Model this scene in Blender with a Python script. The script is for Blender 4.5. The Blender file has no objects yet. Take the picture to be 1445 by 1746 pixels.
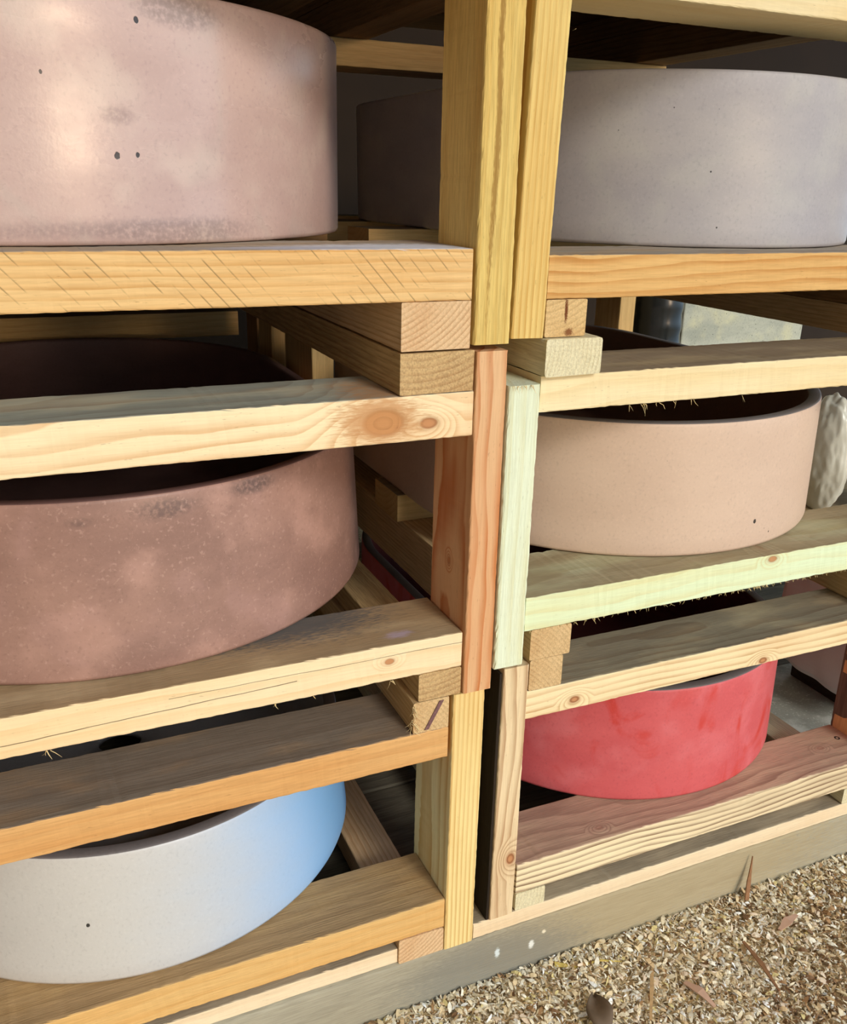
import bpy, bmesh, math, random
from mathutils import Vector, Matrix, noise as mnoise
rnd = random.Random(7)
ZO = 1.235                      # height of the lens above the ground; heights below are written relative to the lens

# ------------------------------------------------------------------ camera
sc = bpy.context.scene
cam_d = bpy.data.cameras.new('camera'); cam = bpy.data.objects.new('camera', cam_d)
sc.collection.objects.link(cam); sc.camera = cam
R_ = Vector((0.91450352, -0.40398633, 0.02187122)); U_ = Vector((0.11753045, 0.3170041, 0.9411137)); F_ = Vector((0.38713034, 0.85808126, -0.33738206))
M = Matrix.Identity(4)
for i in range(3):
    M[i][0] = R_[i]; M[i][1] = U_[i]; M[i][2] = -F_[i]
M.translation = Vector((0, 0, ZO))
cam.matrix_world = M
cam_d.sensor_fit = 'VERTICAL'; cam_d.sensor_height = 36.0; cam_d.lens = 1560.05 * 36.0 / 1746.0
cam_d.clip_start = 0.02; cam_d.clip_end = 60

# ------------------------------------------------------------------ exposure, sky and sun
vs = sc.view_settings
vs.view_transform = 'Standard'; vs.look = 'None'; vs.gamma = 1.0; vs.use_curve_mapping = False
vs.exposure = 0.28
WORLD_STRENGTH = 1.15
SUN_STRENGTH = 1.3

w = bpy.data.worlds.new('sky'); sc.world = w; w.use_nodes = True
nt = w.node_tree; nt.nodes.clear()
def N(nt, t, **k):
    n = nt.nodes.new(t)
    for a, b in k.items():
        setattr(n, a, b)
    return n
def L(nt, a, b): nt.links.new(a, b)
def math_node(nt, op, a, b=None, c=None, clamp=False):
    n = N(nt, 'ShaderNodeMath', operation=op); n.use_clamp = clamp
    for i, v in enumerate((a, b, c)):
        if v is None: continue
        if isinstance(v, (int, float)): n.inputs[i].default_value = v
        else: L(nt, v, n.inputs[i])
    return n.outputs[0]
def vmath(nt, op, a, b=None, out=0):
    n = N(nt, 'ShaderNodeVectorMath', operation=op)
    for i, v in enumerate((a, b)):
        if v is None: continue
        if isinstance(v, (tuple, list, Vector)): n.inputs[i].default_value = tuple(v)
        else: L(nt, v, n.inputs[i])
    return n.outputs['Value'] if op in ('LENGTH', 'DOT_PRODUCT', 'DISTANCE') else n.outputs[0]
def mixc(nt, f, a, b, mode='MIX'):
    n = N(nt, 'ShaderNodeMix', data_type='RGBA', blend_type=mode)
    for s, v in ((n.inputs[0], f), (n.inputs[6], a), (n.inputs[7], b)):
        if isinstance(v, (int, float)): s.default_value = v
        elif isinstance(v, (tuple, list)): s.default_value = tuple(v) + ((1,) if len(v) == 3 else ())
        else: L(nt, v, s)
    return n.outputs[2]
def ramp(nt, f, stops):
    n = N(nt, 'ShaderNodeValToRGB'); e = n.color_ramp.elements
    while len(e) < len(stops): e.new(0.5)
    for el, (p, c) in zip(e, stops):
        el.position = p; el.color = tuple(c) + (1,) if len(c) == 3 else c
    L(nt, f, n.inputs[0]); return n.outputs[0]
def sstep(nt, v, a, b, to0=0.0, to1=1.0):
    n = N(nt, 'ShaderNodeMapRange', interpolation_type='SMOOTHSTEP')
    L(nt, v, n.inputs[0]); n.inputs[1].default_value = a; n.inputs[2].default_value = b
    n.inputs[3].default_value = to0; n.inputs[4].default_value = to1
    return n.outputs[0]

tc = N(nt, 'ShaderNodeTexCoord'); g = tc.outputs['Generated']
sx = N(nt, 'ShaderNodeSeparateXYZ'); L(nt, g, sx.inputs[0])
side = ramp(nt, sstep(nt, sx.outputs[0], -1.0, 1.0), [(0.0, (.20, .18, .15)), (0.34, (.42, .41, .38)), (0.50, (.84, .87, .85)), (0.58, (.96, 1.01, 1.0)), (0.74, (.88, 1.04, 1.14)), (1.0, (.72, .98, 1.22))])
blob = vmath(nt, 'DOT_PRODUCT', g, Vector((.305, -.949, .075)).normalized())
glow = N(nt, 'ShaderNodeVectorMath', operation='SCALE'); glow.inputs[0].default_value = (1.0, .70, .44)      # warm patch added low in the sky to put a highlight on the pink basin
L(nt, math_node(nt, 'MULTIPLY', sstep(nt, blob, .9945, .9995), 30.0), glow.inputs['Scale'])
col = mixc(nt, 1.0, side, glow.outputs[0], 'ADD')
low = sstep(nt, sx.outputs[2], -.3, .02)
bg = N(nt, 'ShaderNodeBackground'); L(nt, col, bg.inputs[0])
L(nt, math_node(nt, 'MULTIPLY', low, WORLD_STRENGTH), bg.inputs[1])
wo = N(nt, 'ShaderNodeOutputWorld'); L(nt, bg.outputs[0], wo.inputs[0])

sd = bpy.data.lights.new('sun', 'SUN'); sun = bpy.data.objects.new('sun', sd); sc.collection.objects.link(sun)
sd.energy = SUN_STRENGTH; sd.angle = math.radians(14); sd.color = (1.0, .97, .90)
sun.rotation_euler = Vector((-.22, 1.0, -.62)).to_track_quat('-Z', 'Y').to_euler()     # travels into the racks from the front, a little from the right

# ------------------------------------------------------------------ materials
def new_mat(name):
    m = bpy.data.materials.new(name); m.use_nodes = True
    t = m.node_tree; t.nodes.clear()
    b = N(t, 'ShaderNodeBsdfPrincipled'); o = N(t, 'ShaderNodeOutputMaterial'); L(t, b.outputs[0], o.inputs[0])
    return m, t, b
def lin(c):
    return tuple(((x / 255) / 12.92 if x / 255 <= .04045 else ((x / 255 + .055) / 1.055) ** 2.4) for x in c)

def wood(name, base, late, ring=0.007, pith=(.03, -.02), amp=.012, strength=.8, top=None, top_amt=.85, knots=(), fibre=.25, rough=.75, bump=.4, seed=0.0, streak=None, saw=0.0, stains=(), cracks=()):
    """Sawn softwood. Local X runs along the grain; rings sit round a pith line so faces show cathedral grain and ends show arcs."""
    m, t, b = new_mat(name)
    tc = N(t, 'ShaderNodeTexCoord'); P = vmath(t, 'ADD', tc.outputs['Object'], (seed, 0, 0)); P0 = tc.outputs['Object']
    s0 = N(t, 'ShaderNodeSeparateXYZ'); L(t, P0, s0.inputs[0])
    n1 = N(t, 'ShaderNodeTexNoise'); n1.inputs['Scale'].default_value = 1.0; n1.inputs['Detail'].default_value = 2.0
    L(t, vmath(t, 'MULTIPLY', P, (3.0, 9, 9)), n1.inputs['Vector'])
    d1 = vmath(t, 'MULTIPLY', vmath(t, 'SUBTRACT', n1.outputs['Color'], (.5, .5, .5)), (0, amp * 2, amp * 2))
    n2 = N(t, 'ShaderNodeTexNoise'); n2.inputs['Scale'].default_value = 1.0; n2.inputs['Detail'].default_value = 3.0
    L(t, vmath(t, 'MULTIPLY', P, (14, 60, 60)), n2.inputs['Vector'])
    d2 = vmath(t, 'MULTIPLY', vmath(t, 'SUBTRACT', n2.outputs['Color'], (.5, .5, .5)), (0, amp * .14, amp * .14))
    q = vmath(t, 'ADD', vmath(t, 'ADD', P0, d1), d2)
    q = vmath(t, 'MULTIPLY', vmath(t, 'SUBTRACT', q, (0, pith[0], pith[1])), (0, 1, 1))
    r = math_node(t, 'MULTIPLY', vmath(t, 'LENGTH', q), 1.0 / ring)
    kmask = None
    for kx, kc, axis, rad in knots:
        sc_ = (.62, 0, 1) if axis == 'z' else (.62, 1, 0)
        cc = (kx, 0, kc) if axis == 'z' else (kx, kc, 0)
        dd = vmath(t, 'ADD', vmath(t, 'SUBTRACT', P0, cc), vmath(t, 'MULTIPLY', d1, (0, .35, .35)))
        dist = vmath(t, 'LENGTH', vmath(t, 'MULTIPLY', dd, sc_))
        near = sstep(t, dist, rad * .3, rad * 4.0, 1.0, 0.0)
        r = math_node(t, 'ADD', r, math_node(t, 'MULTIPLY', near, 3.2))
        km = sstep(t, dist, rad * .75, rad * 1.15, 1.0, 0.0)
        rr = math_node(t, 'MULTIPLY', dist, 2.2 / ring)
        r = math_node(t, 'ADD', math_node(t, 'MULTIPLY', r, math_node(t, 'SUBTRACT', 1.0, km)), math_node(t, 'MULTIPLY', rr, km))
        halo = math_node(t, 'MULTIPLY', sstep(t, dist, rad * .9, rad * 2.0, 1.0, 0.0), .3)
        km = math_node(t, 'MAXIMUM', math_node(t, 'MULTIPLY', km, .9), halo)
        kmask = km if kmask is None else math_node(t, 'MAXIMUM', kmask, km)
    fr = math_node(t, 'FRACT', r)
    line = ramp(t, fr, [(0.0, (.05,) * 3), (.45, (.12,) * 3), (.86, (.85,) * 3), (.94, (.9,) * 3), (1.0, (.05,) * 3)])
    nv = N(t, 'ShaderNodeTexNoise'); nv.inputs['Scale'].default_value = 1.0
    L(t, vmath(t, 'MULTIPLY', P, (5, 30, 30)), nv.inputs['Vector'])
    vary = sstep(t, nv.outputs['Fac'], .3, .7, .45, 1.0)
    f = math_node(t, 'MULTIPLY', math_node(t, 'MULTIPLY', line, vary), strength)
    c = mixc(t, f, base, late)
    nb = N(t, 'ShaderNodeTexNoise'); nb.inputs['Scale'].default_value = 1.0; nb.inputs['Detail'].default_value = 2
    L(t, vmath(t, 'MULTIPLY', P, (2.2, 12, 12)), nb.inputs['Vector'])
    c = mixc(t, sstep(t, nb.outputs['Fac'], .42, .72, 0, .35), c, tuple(x * y for x, y in zip(late, (1.15, 1.1, 1.0))))
    if kmask is not None:
        c = mixc(t, kmask, c, mixc(t, line, lin((196, 132, 84)), lin((120, 66, 36))))
    nf = N(t, 'ShaderNodeTexNoise'); nf.inputs['Scale'].default_value = 1.0; nf.inputs['Detail'].default_value = 4
    L(t, vmath(t, 'MULTIPLY', P, (22, 420, 420)), nf.inputs['Vector'])
    c = mixc(t, math_node(t, 'MULTIPLY', sstep(t, nf.outputs['Fac'], .3, .75), fibre), c, tuple(x * .45 for x in late))
    fleck = N(t, 'ShaderNodeTexNoise'); fleck.inputs['Scale'].default_value = 1.0; fleck.inputs['Detail'].default_value = 2
    L(t, vmath(t, 'MULTIPLY', P, (90, 620, 620)), fleck.inputs['Vector'])
    c = mixc(t, sstep(t, fleck.outputs['Fac'], .68, .78, 0, .35), c, tuple(x * .35 for x in late))
    h = math_node(t, 'ADD', nf.outputs['Fac'], math_node(t, 'MULTIPLY', fr, .5))
    if saw:                                             # slanted circular-saw scores across the face
        sv = math_node(t, 'ADD', s0.outputs[0], math_node(t, 'MULTIPLY', s0.outputs[2], .9))
        ns = N(t, 'ShaderNodeTexNoise'); ns.inputs['Scale'].default_value = 1.0; L(t, vmath(t, 'MULTIPLY', P, (34, 20, 30)), ns.inputs['Vector'])
        sw = math_node(t, 'FRACT', math_node(t, 'MULTIPLY', sv, 55.0))
        sm = math_node(t, 'MULTIPLY', sstep(t, sw, .05, .14, 1.0, 0.0), sstep(t, ns.outputs['Fac'], .45, .62))
        c = mixc(t, math_node(t, 'MULTIPLY', sm, saw), c, lin((110, 88, 52)))
    for cx0, cx1, z0, slope, wd, op in cracks:          # long drying cracks on the front face
        zz = math_node(t, 'ADD', math_node(t, 'MULTIPLY', s0.outputs[0], slope), z0)
        wob = math_node(t, 'MULTIPLY', math_node(t, 'SUBTRACT', n2.outputs['Fac'], .5), .004)
        dz = math_node(t, 'ABSOLUTE', math_node(t, 'SUBTRACT', math_node(t, 'ADD', s0.outputs[2], wob), zz))
        mk = sstep(t, dz, wd * .5, wd, 1, 0)
        inx = math_node(t, 'MULTIPLY', math_node(t, 'GREATER_THAN', s0.outputs[0], cx0), math_node(t, 'LESS_THAN', s0.outputs[0], cx1))
        c = mixc(t, math_node(t, 'MULTIPLY', math_node(t, 'MULTIPLY', mk, inx), op), c, lin((60, 40, 22)))
    if top is not None:
        ge = N(t, 'ShaderNodeNewGeometry'); sg = N(t, 'ShaderNodeSeparateXYZ'); L(t, ge.outputs['Normal'], sg.inputs[0])
        mk = sstep(t, sg.outputs[2], .75, .95, 0, top_amt)
        n5 = N(t, 'ShaderNodeTexNoise'); n5.inputs['Scale'].default_value = 1.0; n5.inputs['Detail'].default_value = 4
        L(t, vmath(t, 'MULTIPLY', P, (6, 16, 16)), n5.inputs['Vector'])
        mk = math_node(t, 'MULTIPLY', mk, sstep(t, n5.outputs['Fac'], .3, .55, .72, 1))
        tcol = mixc(t, math_node(t, 'MULTIPLY', line, .5), top, tuple(x * .5 for x in top))
        tcol = mixc(t, sstep(t, nf.outputs['Fac'], .35, .7, 0, .5), tcol, tuple(x * .5 for x in top))
        c = mixc(t, mk, c, tcol)
    for (px, py, pz), rad, sq, colr, op in stains:
        dd = vmath(t, 'ADD', vmath(t, 'SUBTRACT', P0, (px, py, pz)), vmath(t, 'MULTIPLY', d1, (0, 1.2, 1.2)))
        ds = vmath(t, 'LENGTH', vmath(t, 'MULTIPLY', dd, sq[:3]))
        ds = math_node(t, 'ADD', ds, math_node(t, 'MULTIPLY', math_node(t, 'SUBTRACT', fleck.outputs['Fac'], .5), rad * 1.2))
        sk = sstep(t, ds, rad * .4, rad, op, 0)
        if len(sq) > 3:                                 # lies only on the upper face
            gg = N(t, 'ShaderNodeNewGeometry'); s3 = N(t, 'ShaderNodeSeparateXYZ'); L(t, gg.outputs['Normal'], s3.inputs[0])
            sk = math_node(t, 'MULTIPLY', sk, sstep(t, s3.outputs[2], .6, .95))
        c = mixc(t, sk, c, colr)
    L(t, c, b.inputs['Base Color']); b.inputs['Roughness'].default_value = rough
    b.inputs['Specular IOR Level'].default_value = .25
    bp = N(t, 'ShaderNodeBump'); bp.inputs['Strength'].default_value = bump; bp.inputs['Distance'].default_value = .0012
    L(t, h, bp.inputs['Height']); L(t, bp.outputs[0], b.inputs['Normal'])
    return m

def concrete(name, base, dark, light=None, mott=.5, rough=.42, stains=(), pits=(), blot=None, blot_amt=.4, streaky=(4, 4, 9), band=None, spec=.4, pit_density=.35, tint=None, speck=None):
    m, t, b = new_mat(name)
    tc = N(t, 'ShaderNodeTexCoord'); P = tc.outputs['Object']
    n1 = N(t, 'ShaderNodeTexNoise'); n1.inputs['Scale'].default_value = 1.0; n1.inputs['Detail'].default_value = 6; n1.inputs['Roughness'].default_value = .6
    L(t, vmath(t, 'MULTIPLY', P, streaky), n1.inputs['Vector'])
    c = mixc(t, sstep(t, n1.outputs['Fac'], .35, .68, 0, mott), base, dark)
    if light is not None:
        n2 = N(t, 'ShaderNodeTexNoise'); n2.inputs['Scale'].default_value = 14; n2.inputs['Detail'].default_value = 5; L(t, vmath(t, 'ADD', P, (3, 1, 2)), n2.inputs['Vector'])
        c = mixc(t, sstep(t, n2.outputs['Fac'], .48, .72, 0, .6), c, light)
    if blot is not None:
        n3 = N(t, 'ShaderNodeTexNoise'); n3.inputs['Scale'].default_value = 1; n3.inputs['Detail'].default_value = 4; n3.inputs['Distortion'].default_value = 1.2
        L(t, vmath(t, 'MULTIPLY', vmath(t, 'ADD', P, (7, 0, 0)), (11, 11, 8)), n3.inputs['Vector'])
        c = mixc(t, sstep(t, n3.outputs['Fac'], .52, .72, 0, blot_amt), c, blot)
    nf = N(t, 'ShaderNodeTexNoise'); nf.inputs['Scale'].default_value = 220; nf.inputs['Detail'].default_value = 2; L(t, P, nf.inputs['Vector'])
    c = mixc(t, sstep(t, nf.outputs['Fac'], .55, .75, 0, .25), c, tuple(x * .7 for x in dark))
    c = mixc(t, sstep(t, nf.outputs['Fac'], .45, .25, 0, .18), c, tuple(min(1, x * 1.25) for x in base))
    vo = N(t, 'ShaderNodeTexVoronoi'); vo.inputs['Scale'].default_value = 55; L(t, P, vo.inputs['Vector'])
    sparse = N(t, 'ShaderNodeSeparateXYZ'); L(t, vo.outputs['Color'], sparse.inputs[0])
    pit = math_node(t, 'MULTIPLY', sstep(t, vo.outputs['Distance'], .05, .09, 1, 0), math_node(t, 'GREATER_THAN', sparse.outputs[0], 1.0 - .12 * pit_density))
    for p_, rad in pits:
        dd = vmath(t, 'LENGTH', vmath(t, 'MULTIPLY', vmath(t, 'SUBTRACT', P, p_), (1.15, .5, .85)))
        dd = math_node(t, 'ADD', dd, math_node(t, 'MULTIPLY', math_node(t, 'SUBTRACT', nf.outputs['Fac'], .5), rad * .8))
        pit = math_node(t, 'MAXIMUM', pit, sstep(t, dd, rad * .8, rad, 1, 0))
    for p_, rad, sq, colr, op in stains:
        dd = vmath(t, 'LENGTH', vmath(t, 'MULTIPLY', vmath(t, 'SUBTRACT', P, p_), sq))
        dd = math_node(t, 'ADD', dd, math_node(t, 'MULTIPLY', math_node(t, 'SUBTRACT', n1.outputs['Fac'], .5), rad * 1.6))
        fl = sstep(t, nf.outputs['Fac'], .3, .6, .35, 1)
        c = mixc(t, math_node(t, 'MULTIPLY', sstep(t, dd, rad * .3, rad, op, 0), fl), c, colr)
    if tint:                                            # soft-edged colour cloud, used for painted-in sky light
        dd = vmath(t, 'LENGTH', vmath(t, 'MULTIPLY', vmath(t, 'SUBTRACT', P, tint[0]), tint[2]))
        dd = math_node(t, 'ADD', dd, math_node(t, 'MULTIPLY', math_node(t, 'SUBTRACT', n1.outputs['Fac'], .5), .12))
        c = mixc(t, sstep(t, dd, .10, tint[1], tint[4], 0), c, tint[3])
    if speck:
        ns = N(t, 'ShaderNodeTexNoise'); ns.inputs['Scale'].default_value = 190; ns.inputs['Detail'].default_value = 3; L(t, P, ns.inputs['Vector'])
        c = mixc(t, sstep(t, ns.outputs['Fac'], .58, .72, 0, .38), c, speck)
    c = mixc(t, math_node(t, 'MULTIPLY', pit, .97), c, tuple(x * .05 for x in dark))
    L(t, c, b.inputs['Base Color']); b.inputs['Specular IOR Level'].default_value = spec
    L(t, sstep(t, n1.outputs['Fac'], .3, .7, rough - .07, rough + .1), b.inputs['Roughness'])
    bp = N(t, 'ShaderNodeBump'); bp.inputs['Strength'].default_value = .35; bp.inputs['Distance'].default_value = .001
    L(t, math_node(t, 'SUBTRACT', math_node(t, 'MULTIPLY', nf.outputs['Fac'], .35), pit), bp.inputs['Height']); L(t, bp.outputs[0], b.inputs['Normal'])
    return m
def plain(name, c, rough=.7, spec=.3, trans=0.0, nscale=20, dark=.6, amt=.5):
    m, t, b = new_mat(name)
    tc = N(t, 'ShaderNodeTexCoord'); n = N(t, 'ShaderNodeTexNoise'); n.inputs['Scale'].default_value = nscale; n.inputs['Detail'].default_value = 5
    L(t, tc.outputs['Object'], n.inputs['Vector'])
    L(t, mixc(t, sstep(t, n.outputs['Fac'], .35, .7, 0, amt), c, tuple(x * dark for x in c)), b.inputs['Base Color'])
    b.inputs['Roughness'].default_value = rough; b.inputs['Specular IOR Level'].default_value = spec
    b.inputs['Transmission Weight'].default_value = trans
    bp = N(t, 'ShaderNodeBump'); bp.inputs['Strength'].default_value = .4; bp.inputs['Distance'].default_value = .002
    L(t, n.outputs['Fac'], bp.inputs['Height']); L(t, bp.outputs[0], b.inputs['Normal'])
    return m

# ------------------------------------------------------------------ mesh helpers
def link(name, me, mat, parent=None):
    o = bpy.data.objects.new(name, me); sc.collection.objects.link(o)
    if mat is not None:
        for mm in (mat if isinstance(mat, (list, tuple)) else [mat]): me.materials.append(mm)
    if parent is not None: o.parent = parent
    return o
def tag(o, label=None, cat=None, group=None, kind=None):
    if label: o['label'] = label
    if cat: o['category'] = cat
    if group: o['group'] = group
    if kind: o['kind'] = kind
    return o
def thing(name, loc, label, cat, group=None):
    o = bpy.data.objects.new(name, None); sc.collection.objects.link(o)
    o.location = (loc[0], loc[1], loc[2] + ZO); o.empty_display_size = .1
    return tag(o, label, cat, group)

def board(name, x, y, z, mat, parent=None, along='x', bev=.0022, rag=.0008, lean=0.0, yaw=0.0, seg=None, label=None, tilt=0.0):
    """Sawn board filling the box x,y,z (heights relative to the lens); slightly rounded, slightly wavy arrises."""
    dims = {'x': (x[1]-x[0], y[1]-y[0], z[1]-z[0]), 'y': (y[1]-y[0], x[1]-x[0], z[1]-z[0]), 'z': (z[1]-z[0], y[1]-y[0], x[1]-x[0])}[along]
    ln, a, b_ = dims
    seg = seg or max(2, min(140, int(ln / .008)))
    ha, hb = a / 2, b_ / 2
    prof = []
    for sy, sz in ((1, 1), (-1, 1), (-1, -1), (1, -1)):
        for k in range(3):
            ang = {(1, 1): 0, (-1, 1): 90, (-1, -1): 180, (1, -1): 270}[(sy, sz)] + k * 45
            prof.append((sy * (ha - bev) + math.cos(math.radians(ang)) * bev, sz * (hb - bev) + math.sin(math.radians(ang)) * bev))
    so = rnd.random() * 50
    vs_, fs = [], []
    n = len(prof)
    for i in range(seg + 1):
        u = -ln / 2 + ln * i / seg
        for k, (py, pz) in enumerate(prof):
            c = k // 3
            e = mnoise.noise(Vector((u * 9 + so, c * 7.3, 0))) * .0011 + mnoise.noise(Vector((u * 120 + so, c * 3.1 + k, 2))) * rag
            vs_.append((u, py - math.copysign(abs(e), py) * .6, pz - math.copysign(abs(e), pz)))
    for i in range(seg):
        for k in range(n):
            fs.append((i * n + k, i * n + (k + 1) % n, (i + 1) * n + (k + 1) % n, (i + 1) * n + k))
    fs.append(tuple(range(n - 1, -1, -1))); fs.append(tuple(seg * n + k for k in range(n)))
    me = bpy.data.meshes.new(name); me.from_pydata(vs_, [], fs)
    bm = bmesh.new(); bm.from_mesh(me); bmesh.ops.recalc_face_normals(bm, faces=bm.faces); bm.to_mesh(me); bm.free()
    o = link(name, me, mat, parent)
    c = Vector(((x[0]+x[1])/2, (y[0]+y[1])/2, (z[0]+z[1])/2 + ZO))
    if parent is not None: c = c - parent.location
    o.location = c
    if along == 'y': o.rotation_euler = (0, 0, math.pi/2 + yaw)
    elif along == 'z': o.rotation_euler = (0, -math.pi/2 + lean, 0)
    else: o.rotation_euler = (0, tilt, yaw)
    if label: o['label'] = label
    return o

def fibres(name, pts, mat, parent, ln=.01, seedv=1, spread=1.0, down=1.0):
    """Torn wood whiskers hanging off a sawn arris."""
    r = random.Random(seedv); vs_, fs = [], []
    for p in pts:
        for _ in range(r.randint(1, 3)):
            q = Vector(p) + Vector((r.uniform(-.003, .003), r.uniform(-.001, .001), 0))
            d = Vector((r.uniform(-.7, .7) * spread, -r.random() * .5 - .1, -r.random() * down))
            if d.length < .1: continue
            d.normalize(); l = ln * r.uniform(.3, 1.0); wd = r.uniform(.0003, .0008)
            sidev = Vector((1, 0, .3)).normalized() * wd; b0 = len(vs_)
            bend = Vector((r.uniform(-.3, .3), 0, r.uniform(-.3, .2))) * l
            for (pp, ww) in ((q, 1), (q + d * l * .5, .8), (q + d * l + bend, .25)):
                for s in ((1, 0), (-.5, .8), (-.5, -.8)):
                    vs_.append(tuple(pp + sidev * s[0] * ww + Vector((0, wd, 0)) * s[1] * ww))
            for j in range(2):
                for k in range(3):
                    fs.append((b0 + j*3 + k, b0 + j*3 + (k+1) % 3, b0 + (j+1)*3 + (k+1) % 3, b0 + (j+1)*3 + k))
    me = bpy.data.meshes.new(name); me.from_pydata(vs_, [], fs)
    o = link(name, me, mat, parent)
    o['kind'] = 'stuff'
    o.matrix_basis = Matrix.Translation(Vector((0, 0, ZO)) - parent_world(parent))
    return o
def parent_world(p):
    v = Vector((0, 0, 0))
    while p is not None:
        v += p.location; p = p.parent
    return v

def basin(name, c, zb, zt, rb, rt, mats, label, wall=.022, stretch=.40, hole=False, seg=180):
    """Open oval vessel: two half rounds joined by straight sides running into the rack. mats = outside, rim, inside. c is the centre of the front half round."""
    cx, cy = c; H = zt - zb; R0 = rb - wall
    prof = [(.04, .004, 0, None), (rb * .5, .004, 0, None), (rb - .05, 0.004, 0, 1), (rb - .006, 0.0, 0, 1), (rb - .0015, .0015, 0, 1), (rb, .006, 0, 1)]
    for k in range(1, 8): prof.append((rb + (rt - rb) * k / 8, H * k / 8, 0, 1))
    prof += [(rt, H - .005, 0, 1), (rt - .001, H - .0012, 0, 1), (rt - .004, H, 1, 1), (rt - wall + .004, H, 1, 1), (rt - wall + .001, H - .0012, 1, 1), (rt - wall, H - .006, 2, 1)]
    for k in range(6, 0, -1): prof.append((R0 + (rt - rb) * k / 7, .035 + (H - .035) * k / 7 * .97, 2, 1))
    prof += [(R0 - .008, .035, 2, 1), (R0 - .03, .022, 2, 1)]
    for f in (.8, .55, .3): prof.append((R0 * f, .021, 2, None))
    prof += [(.04, .020, 2, 0), (.04, .004, 2, 0) if hole else (.0, .020, 2, 0)]
    half = seg // 2
    ang = [(math.pi * i / half, 1) for i in range(half + 1)] + [(math.pi + math.pi * i / half, -1) for i in range(half + 1)]
    vs_, fs, mi = [], [], []
    for a, sg in ang:
        for r, z, _, k in prof:
            if k is None: k = max(0, (r - .04) / (R0 - .07))
            vs_.append((r * math.cos(a), r * math.sin(a) + stretch / 2 + sg * stretch / 2 * k, z))
    if hole:
        for i, (a, sg) in enumerate(ang): vs_[i * len(prof)] = (.04 * math.cos(a), .04 * math.sin(a) + stretch / 2, .004)
    else:
        for i, (a, sg) in enumerate(ang): vs_[i * len(prof)] = (0, stretch / 2, .004)
    n = len(prof); m_ = len(ang)
    for i in range(m_):
        j = (i + 1) % m_
        for k in range(n - 1):
            fs.append((i*n+k, j*n+k, j*n+k+1, i*n+k+1)); mi.append(1 if prof[k][2] == 1 and prof[k+1][2] == 1 else prof[k+1][2] if prof[k+1][2] != 1 else 1)
    me = bpy.data.meshes.new(name); me.from_pydata(vs_, [], fs)
    for mm in mats: me.materials.append(mm)
    me.polygons.foreach_set('material_index', mi); me.polygons.foreach_set('use_smooth', [True] * len(fs))
    bm = bmesh.new(); bm.from_mesh(me); bmesh.ops.remove_doubles(bm, verts=bm.verts, dist=1e-6); bmesh.ops.recalc_face_normals(bm, faces=bm.faces); bm.to_mesh(me); bm.free()
    o = bpy.data.objects.new(name, me); sc.collection.objects.link(o); o.location = (cx, cy, zb + ZO)
    return tag(o, label, 'basin')

# ------------------------------------------------------------------ wood colours
W = {}
def wd(key, base, late, **k):
    W[key] = wood('wood_' + key, lin(base), lin(late), **k); return W[key]
TG = lin((168, 164, 158)); GT = lin((150, 134, 112)); BT = lin((158, 130, 96)); SLATE = lin((142, 152, 148)); ROSE = lin((190, 152, 132))
wd('amber', (236, 200, 142), (202, 146, 78), ring=.0095, pith=(.02, .14), amp=.010, strength=.75, top=TG, seed=1.0, saw=.6, fibre=.2,
   stains=(((.29, -.05, .03), .075, (.45, 1, 1, 1), lin((232, 234, 244)), .95), ((.18, -.055, .03), .03, (.25, 1, 1, 1), lin((200, 200, 214)), .8)))
wd('amber_flame', (226, 184, 120), (190, 128, 58), ring=.014, pith=(-.03, -.13), amp=.022, strength=.95, top=TG, seed=2.0, fibre=.2)
wd('cream_knotty', (248, 230, 190), (206, 140, 72), ring=.019, pith=(.05, .16), amp=.028, strength=.62, top=SLATE, seed=3.4, knots=((.275, -.004, 'z', .018), (.335, -.008, 'z', .008)), fibre=.08,
   stains=(((.27, -.06, .0), .05, (.7, .3, 1.1), lin((196, 140, 88)), .75),))
wd('cream_plain', (246, 224, 184), (226, 184, 126), ring=.024, pith=(.0, -.14), amp=.022, strength=.55, top=BT, seed=5.0, fibre=.1, knots=((.287, .004, 'z', .0045),),
   cracks=((-.4, .16, -.004, .028, .0007, .8), (.0, .5, .010, .004, .0006, .7)), stains=(((.17, .045, .027), .075, (.4, 1, .5, 1), lin((84, 88, 92)), .85), ((.31, -.03, .027), .014, (.5, 1, 1, 1), lin((190, 170, 190)), .7)))
wd('orange', (222, 174, 114), (192, 132, 70), ring=.022, pith=(.04, .12), strength=.45, top=lin((116, 112, 108)), seed=6.0, fibre=.22)
wd('gold', (226, 186, 122), (208, 152, 82), ring=.016, pith=(.06, .12), amp=.018, strength=.5, top=lin((178, 146, 108)), top_amt=.85, seed=7.0, fibre=.22, bump=.8)
wd('straw', (244, 222, 158), (202, 148, 66), ring=.0068, pith=(.02, .20), amp=.0035, strength=.95, seed=8.0, fibre=.12)
wd('straw_rough', (230, 202, 124), (204, 160, 80), ring=.012, pith=(.0, .15), amp=.008, strength=.55, seed=9.0, fibre=.35, bump=.9,
   stains=(((.0, -.057, .006), .005, (.018, .2, 1), lin((150, 112, 50)), .8),))
wd('straw_right', (238, 214, 140), (196, 144, 64), ring=.0075, pith=(.02, .20), amp=.005, strength=.85, seed=10.0, fibre=.18)
wd('redwood', (226, 186, 142), (188, 104, 42), ring=.0165, pith=(.01, .11), amp=.030, strength=1.0, seed=11.0, fibre=.1, knots=((-.06, .004, 'y', .0035),), rough=.6)
wd('whitewood', (230, 239, 214), (206, 198, 140), ring=.016, pith=(.02, .14), amp=.008, strength=.45, seed=12.0, fibre=.15, bump=.9, rough=.9)
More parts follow.
